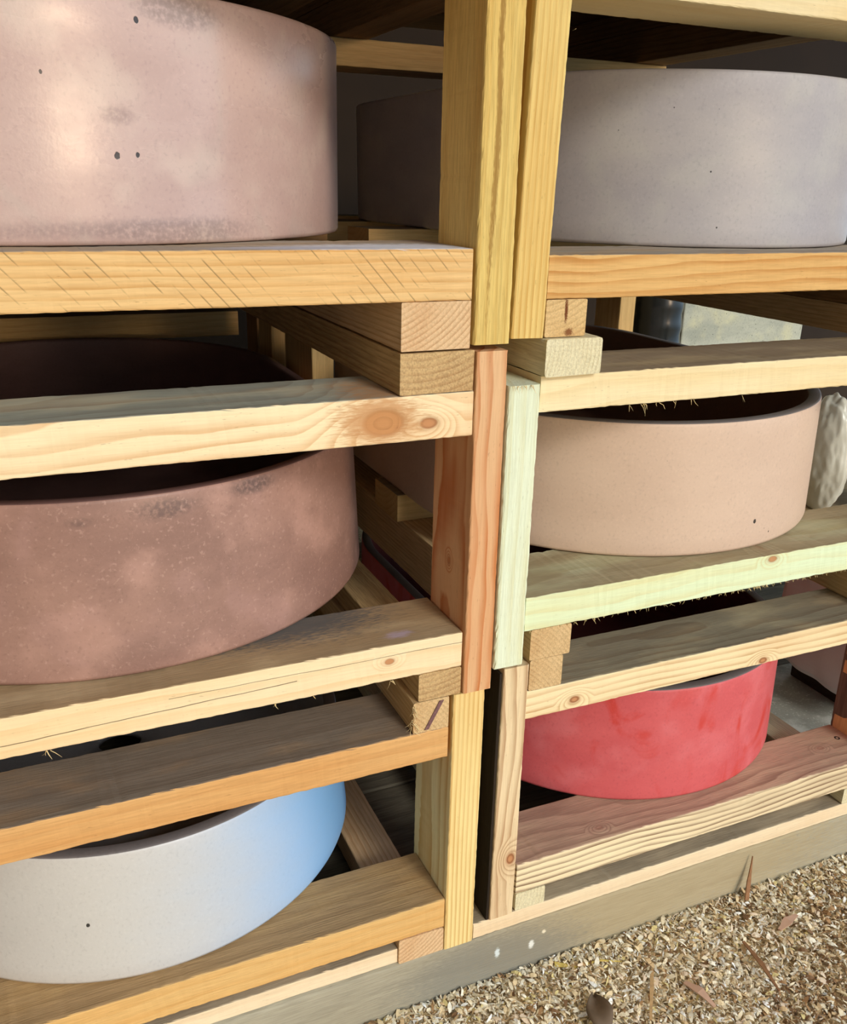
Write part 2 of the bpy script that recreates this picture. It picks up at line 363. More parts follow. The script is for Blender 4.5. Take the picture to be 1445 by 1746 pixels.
wd('beige_post', (236, 214, 174), (160, 108, 64), ring=.013, pith=(.0, .075), amp=.026, strength=.8, seed=13.0, fibre=.12, knots=((-.115, -.012, 'z', .007),))
wd('pale', (242, 226, 184), (220, 188, 130), ring=.024, pith=(.02, -.13), amp=.02, strength=.4, top=lin((136, 116, 98)), seed=14.0, fibre=.1)
wd('lime', (224, 240, 204), (214, 200, 136), ring=.02, pith=(.0, .12), amp=.03, strength=.55, top=lin((164, 140, 110)), seed=15.0, fibre=.1, knots=((.05, .018, 'z', .006),))
wd('striped', (246, 226, 182), (190, 138, 82), ring=.0105, pith=(.03, .13), amp=.014, strength=.9, top=lin((124, 116, 104)), seed=16.0, fibre=.1, knots=((-.31, -.008, 'z', .006), (.06, -.016, 'z', .006)))
wd('bold_stripe', (248, 230, 190), (100, 54, 22), ring=.0095, pith=(.03, .13), amp=.018, strength=1.0, top=ROSE, seed=17.0, fibre=.08, knots=((-.22, -.03, 'y', .005), (.31, .0, 'y', .005)))
wd('end_pink', (230, 198, 156), (184, 134, 88), ring=.0065, pith=(.09, .12), amp=.004, strength=.8, seed=18.0, fibre=.25)
wd('end_plain', (224, 194, 146), (176, 132, 82), ring=.006, pith=(.12, -.12), amp=.004, strength=.6, seed=19.0, fibre=.35)
wd('end_rough', (212, 180, 130), (160, 116, 70), ring=.0085, pith=(.02, .16), amp=.006, strength=.7, seed=20.0, fibre=.4, bump=1.0)
wd('end_pale', (236, 228, 194), (196, 174, 120), ring=.006, pith=(.16, .02), amp=.004, strength=.5, seed=21.0, fibre=.3, bump=.9)
wd('end_crack', (224, 192, 138), (180, 138, 84), ring=.008, pith=(.04, .12), amp=.006, strength=.6, seed=19.6, fibre=.3,
   stains=(((-.53, -.002, .012), .0035, (.0, 1, .16), lin((110, 60, 26)), 1.0), ((-.53, -.008, -.016), .004, (.0, .45, .6), lin((120, 68, 30)), .9)))
wd('skid', (242, 222, 188), (214, 180, 138), ring=.02, pith=(.05, .08), strength=.35, top=lin((150, 136, 116)), seed=22.0, fibre=.15)
wd('brown', (156, 122, 82), (104, 74, 42), ring=.012, pith=(.06, .1), strength=.6, top=lin((110, 98, 82)), seed=23.0, fibre=.35)
wd('rear', (220, 190, 132), (184, 142, 86), ring=.011, pith=(.04, .12), strength=.5, top=lin((130, 118, 98)), seed=24.0)
wd('board_dark', (116, 108, 92), (70, 64, 56), ring=.02, pith=(.05, .1), strength=.6, seed=25.0, fibre=.5, amp=.03)
wd('near_black', (50, 40, 30), (26, 20, 15), ring=.012, pith=(.02, .1), strength=.7, seed=28.0, fibre=.4)
def plank_grey():
    return wood('weathered_sleeper', lin((178, 172, 152)), lin((140, 134, 118)), ring=.03, pith=(.05, .1), amp=.03, strength=.45, seed=30.0, fibre=.3, rough=.85, bump=.7,
                stains=(((.35, -.1, .05), .16, (.3, 1, 1), lin((178, 156, 112)), .5), ((.0, -.1, -.0), .09, (.4, 1, 1), lin((120, 122, 118)), .6), ((.065, -.1, .024), .007, (1, .05, .7), lin((236, 238, 232)), .9), ((.001, -.1, .027), .006, (1, .05, .6), lin((220, 230, 232)), .9), ((.088, -.1, .044), .005, (1, .05, .9), lin((236, 226, 200)), .9)))
whisk = plain('torn_fibre', lin((226, 200, 146)), nscale=300)

# ------------------------------------------------------------------ large setting
def flat(name, verts, mat):
    me = bpy.data.meshes.new(name); me.from_pydata([(a, b, c + ZO) for a, b, c in verts], [], [tuple(range(len(verts)))])
    o = link(name, me, mat); o['kind'] = 'structure'; return o
shed = plain('shed_boards', lin((50, 36, 22)), nscale=3)
def slab(name, x, y, z, mat):
    me = bpy.data.meshes.new(name); bm = bmesh.new(); bmesh.ops.create_cube(bm, size=1)
    for v in bm.verts: v.co = Vector(((x[0]+x[1])/2 + v.co.x*(x[1]-x[0]), (y[0]+y[1])/2 + v.co.y*(y[1]-y[0]), (z[0]+z[1])/2 + v.co.z*(z[1]-z[0]) + ZO))
    bm.to_mesh(me); bm.free(); o = link(name, me, mat); o['kind'] = 'structure'; return o
slab('wall_back', (-3.5, 5.5), (3.9, 4.0), (-1.3, 1.6), shed)
slab('ceiling', (-3.5, 5.5), (-.6, 4.0), (1.6, 1.68), shed)
slab('wall_left', (-3.6, -3.5), (.2, 4.0), (-1.3, 1.6), shed)

# ground: uneven bed under the shavings
ground_mat = plain('sawdust_bed', lin((222, 196, 150)), nscale=130, rough=.95, dark=.35, amt=1.0)
def gz(x, y):
    n = mnoise.noise(Vector((x * 2.3, y * 2.3, 0))) * .012 + mnoise.noise(Vector((x * 9, y * 9, 3))) * .006
    near = max(0.0, 1.0 - abs(1.0 - y) / .16)
    return -1.243 + n * (1 - .5 * near) + .010 * near
nx, ny = 260, 150
gx0, gx1, gy0, gy1 = -3.4, 5.4, -3.0, 3.9
xs = [gx0 + (gx1 - gx0) * (i / nx) for i in range(nx + 1)]; ys = [gy0 + (gy1 - gy0) * (j / ny) for j in range(ny + 1)]
gv = [(x, y, (gz(x, y) if y < 1.1 else -1.25) + ZO) for y in ys for x in xs]
gf = [(j*(nx+1)+i, j*(nx+1)+i+1, (j+1)*(nx+1)+i+1, (j+1)*(nx+1)+i) for j in range(ny) for i in range(nx)]
me = bpy.data.meshes.new('floor'); me.from_pydata(gv, [], gf); me.polygons.foreach_set('use_smooth', [True]*len(gf))
link('floor', me, ground_mat)['kind'] = 'structure'

# sleepers and dark platform boards that carry the racks
sl = board('timber_sleeper', (-1.4, 2.6), (1.0, 1.2), (-1.26, -1.128), plank_grey(), bev=.006, rag=.0012)
tag(sl, 'long grey weathered timber sleeper under the racks, edged by wood shavings', 'sleeper')
for k, (y0, y1) in enumerate(((1.206, 1.42), (1.426, 1.66), (1.666, 1.9), (1.906, 2.15), (2.156, 2.42))):
    o = board('platform_board', (-1.4, 2.6), (y0, y1), (-1.165, -1.135), W['board_dark'], seg=60)
    tag(o, ('dark grey dirty platform board just behind the sleeper, under the lower racks', 'dark grey platform board second behind the sleeper, in shade under lower racks',
            'dark grey platform board third behind the sleeper, in deep shade', 'dark grey platform board fourth behind the sleeper, in deep shade', 'dark grey platform board farthest from the sleeper, at the back')[k], 'board', 'platform boards under the racks')

# ------------------------------------------------------------------ racks
def rack(label, x0, x1, parts, y0=1.0):
    return thing('timber_rack', (0.5*(x0+x1), y0, parts), label, 'rack', 'stacked timber racks')
XL0 = -.275
def common(rk, xa, xb, deck, rail, bb, tb, post_z, bw, m_inner, postx_far, depth=2.40, boards=(1.475, 1.945, 2.27), rear_rail=2.28):
    """the boards every rack has behind its front ones. bb / tb: bottom and top bearer heights"""
    for yb in boards: board('deck_board', (xa, xb), (yb, yb + .115), deck, m_inner, rk, seg=40)
    if rail: board('rail', (xa, xb), (rear_rail, rear_rail + .11), rail, m_inner, rk, seg=40)
    board('post', postx_far, (1.0, 1.112), post_z, m_inner, rk, along='z', seg=40)
    board('post', postx_far, (depth - .11, depth), post_z, m_inner, rk, along='z', seg=20)

# --- bottom left
rk = rack('bottom left timber rack holding the white basin, standing on the sleeper', XL0, .55, -1.128)
board('deck_board', (XL0, .502), (1.0, 1.114), (-1.083, -1.029), W['gold'], rk, rag=.0012, label='thick golden front deck board with rough wavy grain on top')
board('rail', (XL0, .4975), (1.0, 1.122), (-.772, -.7215), W['orange'], rk, rag=.0012, label='orange-brown front rail with grey weathered ribbed top')
board('bearer', (.427, .502), (1.0, 2.40), (-1.128, -1.083), W['end_pink'], rk, along='y')
board('bearer', (XL0, XL0+.09), (1.0, 2.40), (-1.128, -1.083), W['end_pink'], rk, along='y', seg=20)
b_ = board('bearer', (.443, .4975), (1.0, 2.40), (-.7215, -.672), W['end_plain'], rk, along='y', label='top bearer whose cut end carries a slanted purple pencil mark')
board('bearer', (XL0, XL0+.09), (1.0, 2.40), (-.7215, -.672), W['end_plain'], rk, along='y', seg=20)
board('post', (.503, .553), (.998, 1.124), (-1.127, -.6715), W['straw'], rk, along='z', label='pale yellow front post with fine straight stripes')
board('post', (.503, .55), (2.29, 2.40), (-1.127, -.6715), W['rear'], rk, along='z', seg=20)
board('skid', (XL0, .4265), (1.004, 1.09), (-1.128, -1.100), W['skid'], rk, label='thin pinkish skid board lying on the sleeper')
common(rk, XL0, .502, (-1.083, -1.029), (-.772, -.7215), None, None, (-1.127, -.6725), .09, W['brown'], (XL0-.05, XL0-.001))
# pencil mark on the cut end
me = bpy.data.meshes.new('pencil_mark'); bm = bmesh.new()
pts = [(.460, -.7175), (.466, -.7175), (.4885, -.6755), (.482, -.6755)]
f = [bm.verts.new((a - rk.location.x, .9985 - rk.location.y, b + ZO - rk.location.z)) for a, b in pts] ; bk = [bm.verts.new((v.co.x, v.co.y + .001, v.co.z)) for v in f]
bm.faces.new(f); bm.faces.new(bk[::-1])
for i in range(4): bm.faces.new((f[i], bk[i], bk[(i+1) % 4], f[(i+1) % 4]))
bmesh.ops.recalc_face_normals(bm, faces=bm.faces)
bm.to_mesh(me); bm.free(); link('pencil_mark', me, plain('pencil_purple', lin((128, 92, 92)), nscale=400, dark=.6, amt=1), rk)
fibres('torn_fibres', [(.443, .999, -.716 + .004 * i) for i in range(11)], whisk, rk, ln=.016, seedv=3, spread=1.4)

# --- middle left
rk = rack('middle left timber rack holding the brown basin, with a red-grained post', XL0, .56, -.671)
board('deck_board', (XL0, .514), (1.0, 1.122), (-.629, -.5755), W['cream_plain'], rk, rag=.0012, label='cream front deck board with long cracks and a small knot')
board('rail', (XL0, .516), (1.0, 1.131), (-.299, -.241), W['cream_knotty'], rk, label='cream front rail with two big brown knots and slate-grey top')
board('bearer', (.450, .5145), (1.0, 2.40), (-.671, -.629), W['end_rough'], rk, along='y', label='grey-beige lower bearer end resting on the marked bearer')
board('bearer', (XL0, XL0+.09), (1.0, 2.40), (-.671, -.629), W['end_rough'], rk, along='y', seg=20)
board('bearer', (.416, .515), (1.0, 2.40), (-.241, -.190), W['end_rough'], rk, along='y', bev=.001, rag=.0016, label='rough sawn top bearer with bumpy cut end')
board('bearer', (XL0, XL0+.09), (1.0, 2.40), (-.241, -.190), W['end_rough'], rk, along='y', seg=20)
board('post', (.5165, .5605), (.996, 1.114), (-.671, -.192), W['redwood'], rk, along='z', label='reddish front post with bold orange wavy grain')
board('post', (.5165, .5605), (1.68, 1.87), (-.671, -.192), W['rear'], rk, along='z', seg=20)
board('post', (.5165, .5605), (1.98, 2.09), (-.671, -.192), W['rear'], rk, along='z', seg=20)
board('rail', (XL0, .514), (2.285, 2.395), (-.365, -.305), W['rear'], rk, seg=40)
common(rk, XL0, .514, (-.629, -.5755), None, None, None, (-.671, -.192), .09, W['brown'], (XL0-.05, XL0-.001))
fibres('torn_fibres', [(-.02, .999, -.628), (-.016, .999, -.628), (.41, .999, -.628), (.3, .999, -.627), (.25, .999, -.627)], whisk, rk, ln=.014, seedv=5)

# --- upper left
rk = rack('upper left timber rack holding the tall pink basin', XL0, .565, -.187)
board('deck_board', (XL0, .508), (1.0, 1.16), (-.1305, -.070), W['amber'], rk, rag=.001, label='amber front deck board with slanted saw scores and chalky top')
board('bearer', (.417, .508), (1.0, 2.40), (-.188, -.1305), W['end_pink'], rk, along='y', bev=.001, label='lower bearer with coarse striped cut end')
board('bearer', (XL0, XL0+.09), (1.0, 2.40), (-.188, -.1305), W['end_pink'], rk, along='y', seg=20)
board('rail', (XL0, .510), (1.0, 1.12), (.222, .275), W['rear'], rk)
board('bearer', (.42, .509), (1.0, 2.40), (.275, .325), W['brown'], rk, along='y')
board('bearer', (XL0, XL0+.09), (1.0, 2.40), (.275, .325), W['brown'], rk, along='y', seg=20)
board('post', (.5115, .562), (.997, 1.11), (-.184, .325), W['straw_rough'], rk, along='z', bev=.003, rag=.0016, label='golden front post with a gouged bark ridge down its face')
board('post', (.5115, .56), (2.29, 2.40), (-.184, .325), W['rear'], rk, along='z', seg=20)
common(rk, XL0, .508, (-.1305, -.070), None, None, None, (-.184, .325), .09, W['brown'], (XL0-.05, XL0-.001), boards=(1.55, 1.945, 2.27))

# --- top left (only its underside shows)
rk = rack('topmost left timber rack, only its dark underside showing', XL0, .565, .325)
board('bearer', (.42, .509), (1.0, 2.40), (.325, .37), W['brown'], rk, along='y')
board('bearer', (XL0, XL0+.09), (1.0, 2.40), (.325, .37), W['brown'], rk, along='y', seg=20)
for yb in (1.0, 1.24, 1.475, 1.71, 1.945, 2.18): board('deck_board', (XL0, .508), (yb, yb + .2), (.37, .42), W['brown'], rk, seg=30)

# --- bottom right
XR1 = 1.4125
rk = rack('bottom right timber rack holding the crimson basin, standing on the sleeper', .58, 1.46, -1.128)
board('skid', (.5545, 1.6), (1.0, 1.115), (-1.1275, -1.0975), W['skid'], rk, label='pale skid board running along the sleeper')
board('bearer', (.6285, .683), (1.0, 2.40), (-1.0975, -1.064), W['end_pale'], rk, along='y')
board('bearer', (1.341, 1.412), (1.0, 2.40), (-1.0975, -1.064), W['end_pale'], rk, along='y')
board('deck_board', (.6275, XR1), (1.0, 1.117), (-1.064, -1.007), W['bold_stripe'], rk, tilt=0, label='front deck board with bold dark stripes and rosy top')
board('rail', (.6225, XR1), (1.0, 1.118), (-.741, -.693), W['striped'], rk, label='pale striped front rail with grey-brown top')
board('bearer', (.6255, .681), (1.0, 2.40), (-.693, -.6425), W['end_plain'], rk, along='y', bev=.003)
board('bearer', (1.33, 1.412), (1.0, 2.40), (-.693, -.6425), W['end_plain'], rk, along='y')
board('post', (.5815, .6235), (.998, 1.10), (-1.0975, -.647), W['beige_post'], rk, along='z', label='beige front post with brown swirling grain')
board('post', (XR1 + .0005, 1.46), (1.0, 1.116), (-1.0975, -.645), W['board_dark'], rk, along='z', label='brown rough-sawn far right post')
board('post', (.5815, .6235), (2.29, 2.40), (-1.0975, -.647), W['brown'], rk, along='z', seg=20)
common(rk, .6275, XR1, (-1.064, -1.007), (-.741, -.693), None, None, (-1.0975, -.645), .09, W['rear'], (XR1 + .0005, 1.46), boards=(1.475, 1.945, 2.27))
# screw in the front deck board
def screw(x, y, z, parent):
    bm = bmesh.new(); n = 20
    rings = [(.0056, 0), (.0056, .0006), (.0042, .0009), (.0014, .0001)]
    vr = [[bm.verts.new((r*math.cos(2*math.pi*i/n), r*math.sin(2*math.pi*i/n)*1.0, h)) for i in range(n)] for r, h in rings]
    for a, b2 in zip(vr, vr[1:]):
        for i in range(n): bm.faces.new((a[i], a[(i+1) % n], b2[(i+1) % n], b2[i]))
    bm.faces.new(vr[-1]); bm.faces.new(vr[0][::-1])
    me = bpy.data.meshes.new('screw_head'); bm.to_mesh(me); bm.free()
    o = link('screw_head', me, screw_mat, parent); o.location = Vector((x, y, z + ZO)) - parent.location; return o
screw_mat, t_, b2_ = new_mat('screw_metal'); b2_.inputs['Base Color'].default_value = (.05, .055, .07, 1); b2_.inputs['Metallic'].default_value = .8; b2_.inputs['Roughness'].default_value = .35
screw(1.388, 1.074, -1.0075, rk)
board('side_strip', (.5765, .5812), (1.001, 1.10), (-1.0975, -.655), W['near_black'], rk, along='z', bev=.0008, rag=.0003, label='near-black strip on the inner side of the post')  # near-black strip added over the side face of the post
board('side_strip', (.5545, .5762), (1.06, 1.075), (-1.0975, -.673), W['near_black'], rk, along='z', label='dark lath in the gap between the posts')

# --- middle right
rk = rack('middle right timber rack holding the beige basin, with a whitish post', .56, 1.46, -.6425)
board('deck_board', (.612, XR1), (1.0, 1.145), (-.594, -.5415), W['lime'], rk, rag=.0022, bev=.001, label='pale greenish front deck board with furry lower edge')
board('rail', (.6125, XR1), (1.0, 1.145), (-.277, -.229), W['pale'], rk, rag=.0014, label='pale plain front rail with brown top')
board('bearer', (.6235, .6915), (1.0, 2.40), (-.6425, -.594), W['end_plain'], rk, along='y', label='bearer with pale ribbed cut end under the greenish board')
board('bearer', (1.33, 1.412), (1.0, 2.40), (-.6425, -.594), W['end_plain'], rk, along='y')
board('bearer', (.6105, .6955), (.99, 2.40), (-.229, -.180), W['end_pale'], rk, along='y', bev=.004, rag=.002, label='pale rough-cut top bearer end')
board('bearer', (1.33, 1.412), (1.0, 2.40), (-.229, -.180), W['end_plain'], rk, along='y')
board('post', (.5615, .6085), (.992, 1.10), (-.640, -.237), W['whitewood'], rk, along='z', bev=.003, rag=.002, label='whitish green-tinted rough front post')
board('post', (.5615, .6085), (2.29, 2.40), (-.640, -.237), W['brown'], rk, along='z', seg=20)
common(rk, .6125, XR1, (-.594, -.5415), (-.277, -.229), None, None, (-.640, -.180), .09, W['rear'], (XR1 + .0005, 1.46))
board('post', (XR1 + .0005, 1.46), (1.95, 2.06), (-.640, -.180), W['rear'], rk, along='z', seg=20)
fibres('torn_fibres', [(.62 + .78 * i / 60 + rnd.uniform(-.005, .005), .999, -.593) for i in range(60)] + [(1.03 + .004 * i, .999, -.592) for i in range(8)], whisk, rk, ln=.007, seedv=9)
fibres('torn_fibres', [(.755, .999, -.2765), (.775, .999, -.2765), (.78, .999, -.2765), (.80, .999, -.2765), (.83, .999, -.2765), (.86, .999, -.2765), (.95, .999, -.2765)], whisk, rk, ln=.016, seedv=12, spread=.5)
fibres('torn_fibres', [(.566 + .004 * i, .991, -.237) for i in range(8)], whisk, rk, ln=.012, seedv=14, spread=.7)

# --- upper right
rk = rack('upper right timber rack holding the grey-lilac basin', .57, 1.46, -.180)
board('deck_board', (.6130, XR1), (1.0, 1.15), (-.1325, -.0785), W['amber_flame'], rk, label='amber front deck board with flame-like grain')
board('bearer', (.6130, .6735), (1.0, 2.40), (-.1795, -.1325), W['end_crack'], rk, along='y', label='bearer with a brown crack in its cut end')
board('bearer', (1.33, 1.412), (1.0, 2.40), (-.180, -.1325), W['brown'], rk, along='y')
board('rail', (.628, XR1), (1.0, 1.13), (.211, .262), W['pale'], rk, label='pale front rail at the top edge of the photo')
board('bearer', (.628, .70), (1.0, 2.40), (.262, .325), W['brown'], rk, along='y')
board('bearer', (1.33, 1.412), (1.0, 2.40), (.262, .325), W['brown'], rk, along='y')
board('post', (.570, .617), (.998, 1.11), (-.179, .325), W['straw_right'], rk, along='z', lean=.024, label='yellow straight-grained front post leaning slightly')
board('post', (.563, .6105), (2.29, 2.40), (-.179, .325), W['rear'], rk, along='z', seg=20)
common(rk, .6130, XR1, (-.1325, -.0785), (.212, .262), None, None, (-.179, .325), .09, W['rear'], (XR1 + .0005, 1.46), boards=(1.63, 1.945, 2.27), rear_rail=1.86)
fibres('splinter', [(.626, .996, .17)], whisk, rk, ln=.02, seedv=21, spread=1.5, down=.2)

# --- top right
rk = rack('topmost right timber rack, only its brown underside showing', .57, 1.46, .325)
board('bearer', (.628, .70), (1.0, 2.40), (.325, .37), W['brown'], rk, along='y')
board('bearer', (1.33, 1.412), (1.0, 2.40), (.325, .37), W['brown'], rk, along='y')
for yb in (1.0, 1.24, 1.475, 1.71, 1.945, 2.18): board('deck_board', (.628, XR1), (yb, yb + .2), (.37, .42), W['brown'], rk, seg=30)

# ------------------------------------------------------------------ basins
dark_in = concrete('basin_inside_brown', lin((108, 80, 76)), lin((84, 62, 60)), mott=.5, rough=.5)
rim_grey = concrete('basin_rim_grey', lin((124, 118, 118)), lin((98, 92, 92)), rough=.6)
pink = concrete('concrete_pink', lin((200, 172, 164)), lin((178, 148, 142)), lin((212, 190, 178)), mott=.6, rough=.27, spec=.6, blot=lin((192, 176, 166)), blot_amt=.35, pit_density=.15,
    pits=(((.097, -.4587, .0905), .0036), ((.1185, -.4536, .0919), .0026), ((.1274, -.4511, .2202), .003), ((.0303, -.4678, .1651), .002)),
    stains=(((.12, -.45, .016), .028, (.12, .3, 1.6), lin((128, 112, 112)), .5), ((.17, -.44, .236), .02, (.35, .2, 1), lin((120, 104, 98)), .5), ((.10, -.455, .13), .012, (.5, .2, 1.0), lin((140, 112, 108)), .5)))
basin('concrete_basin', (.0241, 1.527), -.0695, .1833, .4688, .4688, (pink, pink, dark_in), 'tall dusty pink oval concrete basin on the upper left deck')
brown = concrete('concrete_brown', lin((164, 128, 115)), lin((134, 102, 92)), lin((188, 148, 134)), mott=.8, rough=.42, blot=lin((178, 140, 132)), blot_amt=.3, pit_density=.1, speck=lin((196, 160, 146)),
    stains=(((.05, -.41, .205), .02, (.35, .2, 1), lin((92, 74, 72)), .7), ((.16, -.38, .213), .014, (.3, .2, 1), lin((86, 70, 66)), .7), ((-.05, -.41, .2), .01, (.4, .2, 1), lin((92, 74, 72)), .5)))
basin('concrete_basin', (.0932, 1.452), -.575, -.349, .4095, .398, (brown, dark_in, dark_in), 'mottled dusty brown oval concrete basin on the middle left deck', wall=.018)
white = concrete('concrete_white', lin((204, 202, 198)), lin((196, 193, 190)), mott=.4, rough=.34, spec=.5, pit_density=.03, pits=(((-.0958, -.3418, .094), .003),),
    tint=((.345, -.10, .08), .50, (1, 1, .45), lin((128, 186, 244)), 1.0))  # blue sky light painted into the colour towards the right flank
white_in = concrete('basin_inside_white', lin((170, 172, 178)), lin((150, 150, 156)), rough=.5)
basin('concrete_basin', (.094, 1.3895), -1.0285, -.8308, .3632, .3480, (white, rim_grey, white_in), 'white oval concrete basin with blue sky light painted on its right side, on the bottom left deck', hole=True)
grey = concrete('concrete_lilac', lin((180, 175, 176)), lin((160, 156, 164)), lin((186, 184, 180)), mott=.6, rough=.42, pit_density=.5,
    pits=(((-.07, -.333, .1206), .002), ((-.2245, -.2553, .0345), .0026), ((-.2536, -.2265, .034), .0016)))
basin('concrete_basin', (1.0530, 1.4000), -.078, .1561, .3300, .3340, (grey, grey, dark_in), 'pale grey-lilac oval concrete basin on the upper right deck', stretch=.53)
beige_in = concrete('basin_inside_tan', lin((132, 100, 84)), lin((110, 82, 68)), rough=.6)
beige = concrete('concrete_beige', lin((214, 188, 168)), lin((200, 172, 152)), mott=.5, rough=.42, pit_density=.15,
    pits=(((.044, -.381, .045), .0042), ((-.1156, -.365, .111), .0017), ((-.2851, -.256, .1074), .002), ((.083, -.374, .0202), .002), ((.07, -.376, .028), .0014)))
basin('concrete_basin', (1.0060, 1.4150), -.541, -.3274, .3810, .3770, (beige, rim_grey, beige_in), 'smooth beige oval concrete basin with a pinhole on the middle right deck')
red = concrete('concrete_crimson', lin((212, 100, 104)), lin((196, 80, 86)), lin((220, 122, 128)), mott=.6, rough=.42, blot=lin((200, 52, 36)), blot_amt=.8, pit_density=.1)
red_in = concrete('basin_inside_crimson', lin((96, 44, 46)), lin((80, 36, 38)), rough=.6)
basin('concrete_basin', (1.0247, 1.3876), -1.0065, -.7886, .3488, .3450, (red, rim_grey, red_in), 'crimson red oval concrete basin with orange blotches on the bottom right deck')

# ------------------------------------------------------------------ clutter seen behind the right racks
def blob(name, c, r, mat, label, cat, lum=.12, sq=1.0, seedv=0, segs=5):
    bm = bmesh.new(); bmesh.ops.create_icosphere(bm, subdivisions=segs, radius=1)
    for v in bm.verts:
        n = v.co.normalized()
        k = 1 + lum * mnoise.noise(n * 2.1 + Vector((seedv, 0, 0))) + lum * .5 * mnoise.noise(n * 6 + Vector((seedv, 5, 0)))
        v.co = Vector((n.x * r[0] * k, n.y * r[1] * k, max(-1, n.z * 1.08) * r[2] * (k if n.z > -.8 else 1)))
    me = bpy.data.meshes.new(name); bm.to_mesh(me); bm.free(); me.polygons.foreach_set('use_smooth', [True]*len(me.polygons))
    o = link(name, me, mat); o.location = (c[0], c[1], c[2] + ZO); return tag(o, label, cat)

# neighbouring stack to the right: wrapped goods, slab, pillar, drum
rk = thing('side_shelf', (1.75, 1.4, -1.134), 'low timber shelf in the neighbouring stack, right of the beige basin', 'shelf')
board('shelf_board', (1.49, 2.3), (1.22, 1.58), (-.72, -.675), W['rear'], rk, seg=30)
board('leg', (2.2, 2.26), (1.24, 1.3), (-1.134, -.72), W['brown'], rk, along='z', seg=10)
board('leg', (2.2, 2.26), (1.50, 1.56), (-1.134, -.72), W['brown'], rk, along='z', seg=10)
board('leg', (1.49, 1.55), (1.585, 1.64), (-1.134, -.675), W['brown'], rk, along='z', seg=10)
film = plain('milky_film', lin((214, 214, 202)), rough=.3, spec=.6, nscale=18, dark=.75)
cloth = plain('dusty_cloth', lin((184, 170, 144)), rough=.9, nscale=14, dark=.7)
wrap = plain('grey_wrap', lin((214, 212, 214)), rough=.5, nscale=7, dark=.8)
blob('wrapped_bundle', (1.628, 1.43, -.55), (.042, .06, .125), film, 'milky plastic-wrapped bundle standing right of the beige basin', 'bundle', lum=.10, seedv=3)
blob('cloth_sack', (1.765, 1.36, -.485), (.085, .10, .175), cloth, 'dusty beige cloth sack at the right edge beside the beige basin', 'sack', lum=.16, seedv=8)
dust = concrete('dusty_slab', lin((150, 152, 142)), lin((112, 112, 102)), lin((210, 212, 204)), mott=.6, rough=.8, pit_density=.1, speck=lin((232, 234, 226)))
def box_thing(name, x, y, z, mat, bev, label, cat, bump=0.0, sub=24):
    bm = bmesh.new(); bmesh.ops.create_cube(bm, size=1)
    for v in bm.verts: v.co = Vector((v.co.x*(x[1]-x[0]), v.co.y*(y[1]-y[0]), v.co.z*(z[1]-z[0])))
    bmesh.ops.bevel(bm, geom=bm.edges[:], offset=bev, segments=4, profile=.6, affect='EDGES')
    bmesh.ops.subdivide_edges(bm, edges=[e for e in bm.edges if e.calc_length() > .05], cuts=sub, use_grid_fill=True)
    for v in bm.verts:
        if v.co.z > -(z[1]-z[0]) * .499: v.co += v.co.normalized() * mnoise.noise(v.co * 14) * bump
    me = bpy.data.meshes.new(name); bm.to_mesh(me); bm.free()
    o = link(name, me, mat); o.location = ((x[0]+x[1])/2, (y[0]+y[1])/2, (z[0]+z[1])/2 + ZO); return tag(o, label, cat)
box_thing('stone_slab', (1.475, 2.3), (1.205, 1.50), (-1.235, -1.125), dust, .008, 'dusty grey stone slab with white flecks, right of the crimson basin', 'slab', .003)
box_thing('wooden_packer', (1.66, 2.2), (1.25, 1.45), (-1.124, -1.062), W['near_black'], .004, 'dark wooden packer between the dusty slab and the grey wrapped block', 'packer', 0, 6)
box_thing('wrapped_block', (1.583, 2.15), (1.17, 1.46), (-1.0575, -.74), wrap, .035, 'large grey film-wrapped block lying above the dusty slab', 'block', .012)
speck = concrete('speckled_concrete', lin((196, 200, 184)), lin((150, 156, 146)), lin((222, 220, 180)), mott=.7, rough=.8, pit_density=6.0, speck=lin((104, 112, 106)))
box_thing('concrete_pillar', (1.775, 2.24), (2.14, 2.4), (-1.235, .02), speck, .006, 'speckled pale concrete pillar behind the upper right rack', 'pillar', .002)
dp, t_, b3 = new_mat('black_plastic'); b3.inputs['Base Color'].default_value = (.012, .014, .014, 1); b3.inputs['Roughness'].default_value = .25
prof = [(0, 0), (.064, 0), (.066, .004)] + [(.066 + .0035 * math.sin(k * 1.05) ** 2, .01 + k * .018) for k in range(56)] + [(.060, 1.02), (.0, 1.02)]
def lathe(name, prof, mat, loc, label, cat, n=48):
    vs_, fs = [], []
    for i in range(n):
        a = 2*math.pi*i/n
        for r, z in prof: vs_.append((r*math.cos(a), r*math.sin(a), z))
    k = len(prof)
    for i in range(n):
        for j in range(k-1): fs.append((i*k+j, ((i+1) % n)*k+j, ((i+1) % n)*k+j+1, i*k+j+1))
    me = bpy.data.meshes.new(name); me.from_pydata(vs_, [], fs)
    bm = bmesh.new(); bm.from_mesh(me); bmesh.ops.remove_doubles(bm, verts=bm.verts, dist=1e-6); bmesh.ops.recalc_face_normals(bm, faces=bm.faces); bm.to_mesh(me); bm.free()
    me.polygons.foreach_set('use_smooth', [True]*len(me.polygons))
    o = link(name, me, mat); o.location = (loc[0], loc[1], loc[2] + ZO); return tag(o, label, cat)
lathe('corrugated_pipe', prof, dp, (1.60, 2.04, -1.1345), 'shiny black corrugated pipe upright beside the speckled pillar', 'pipe')

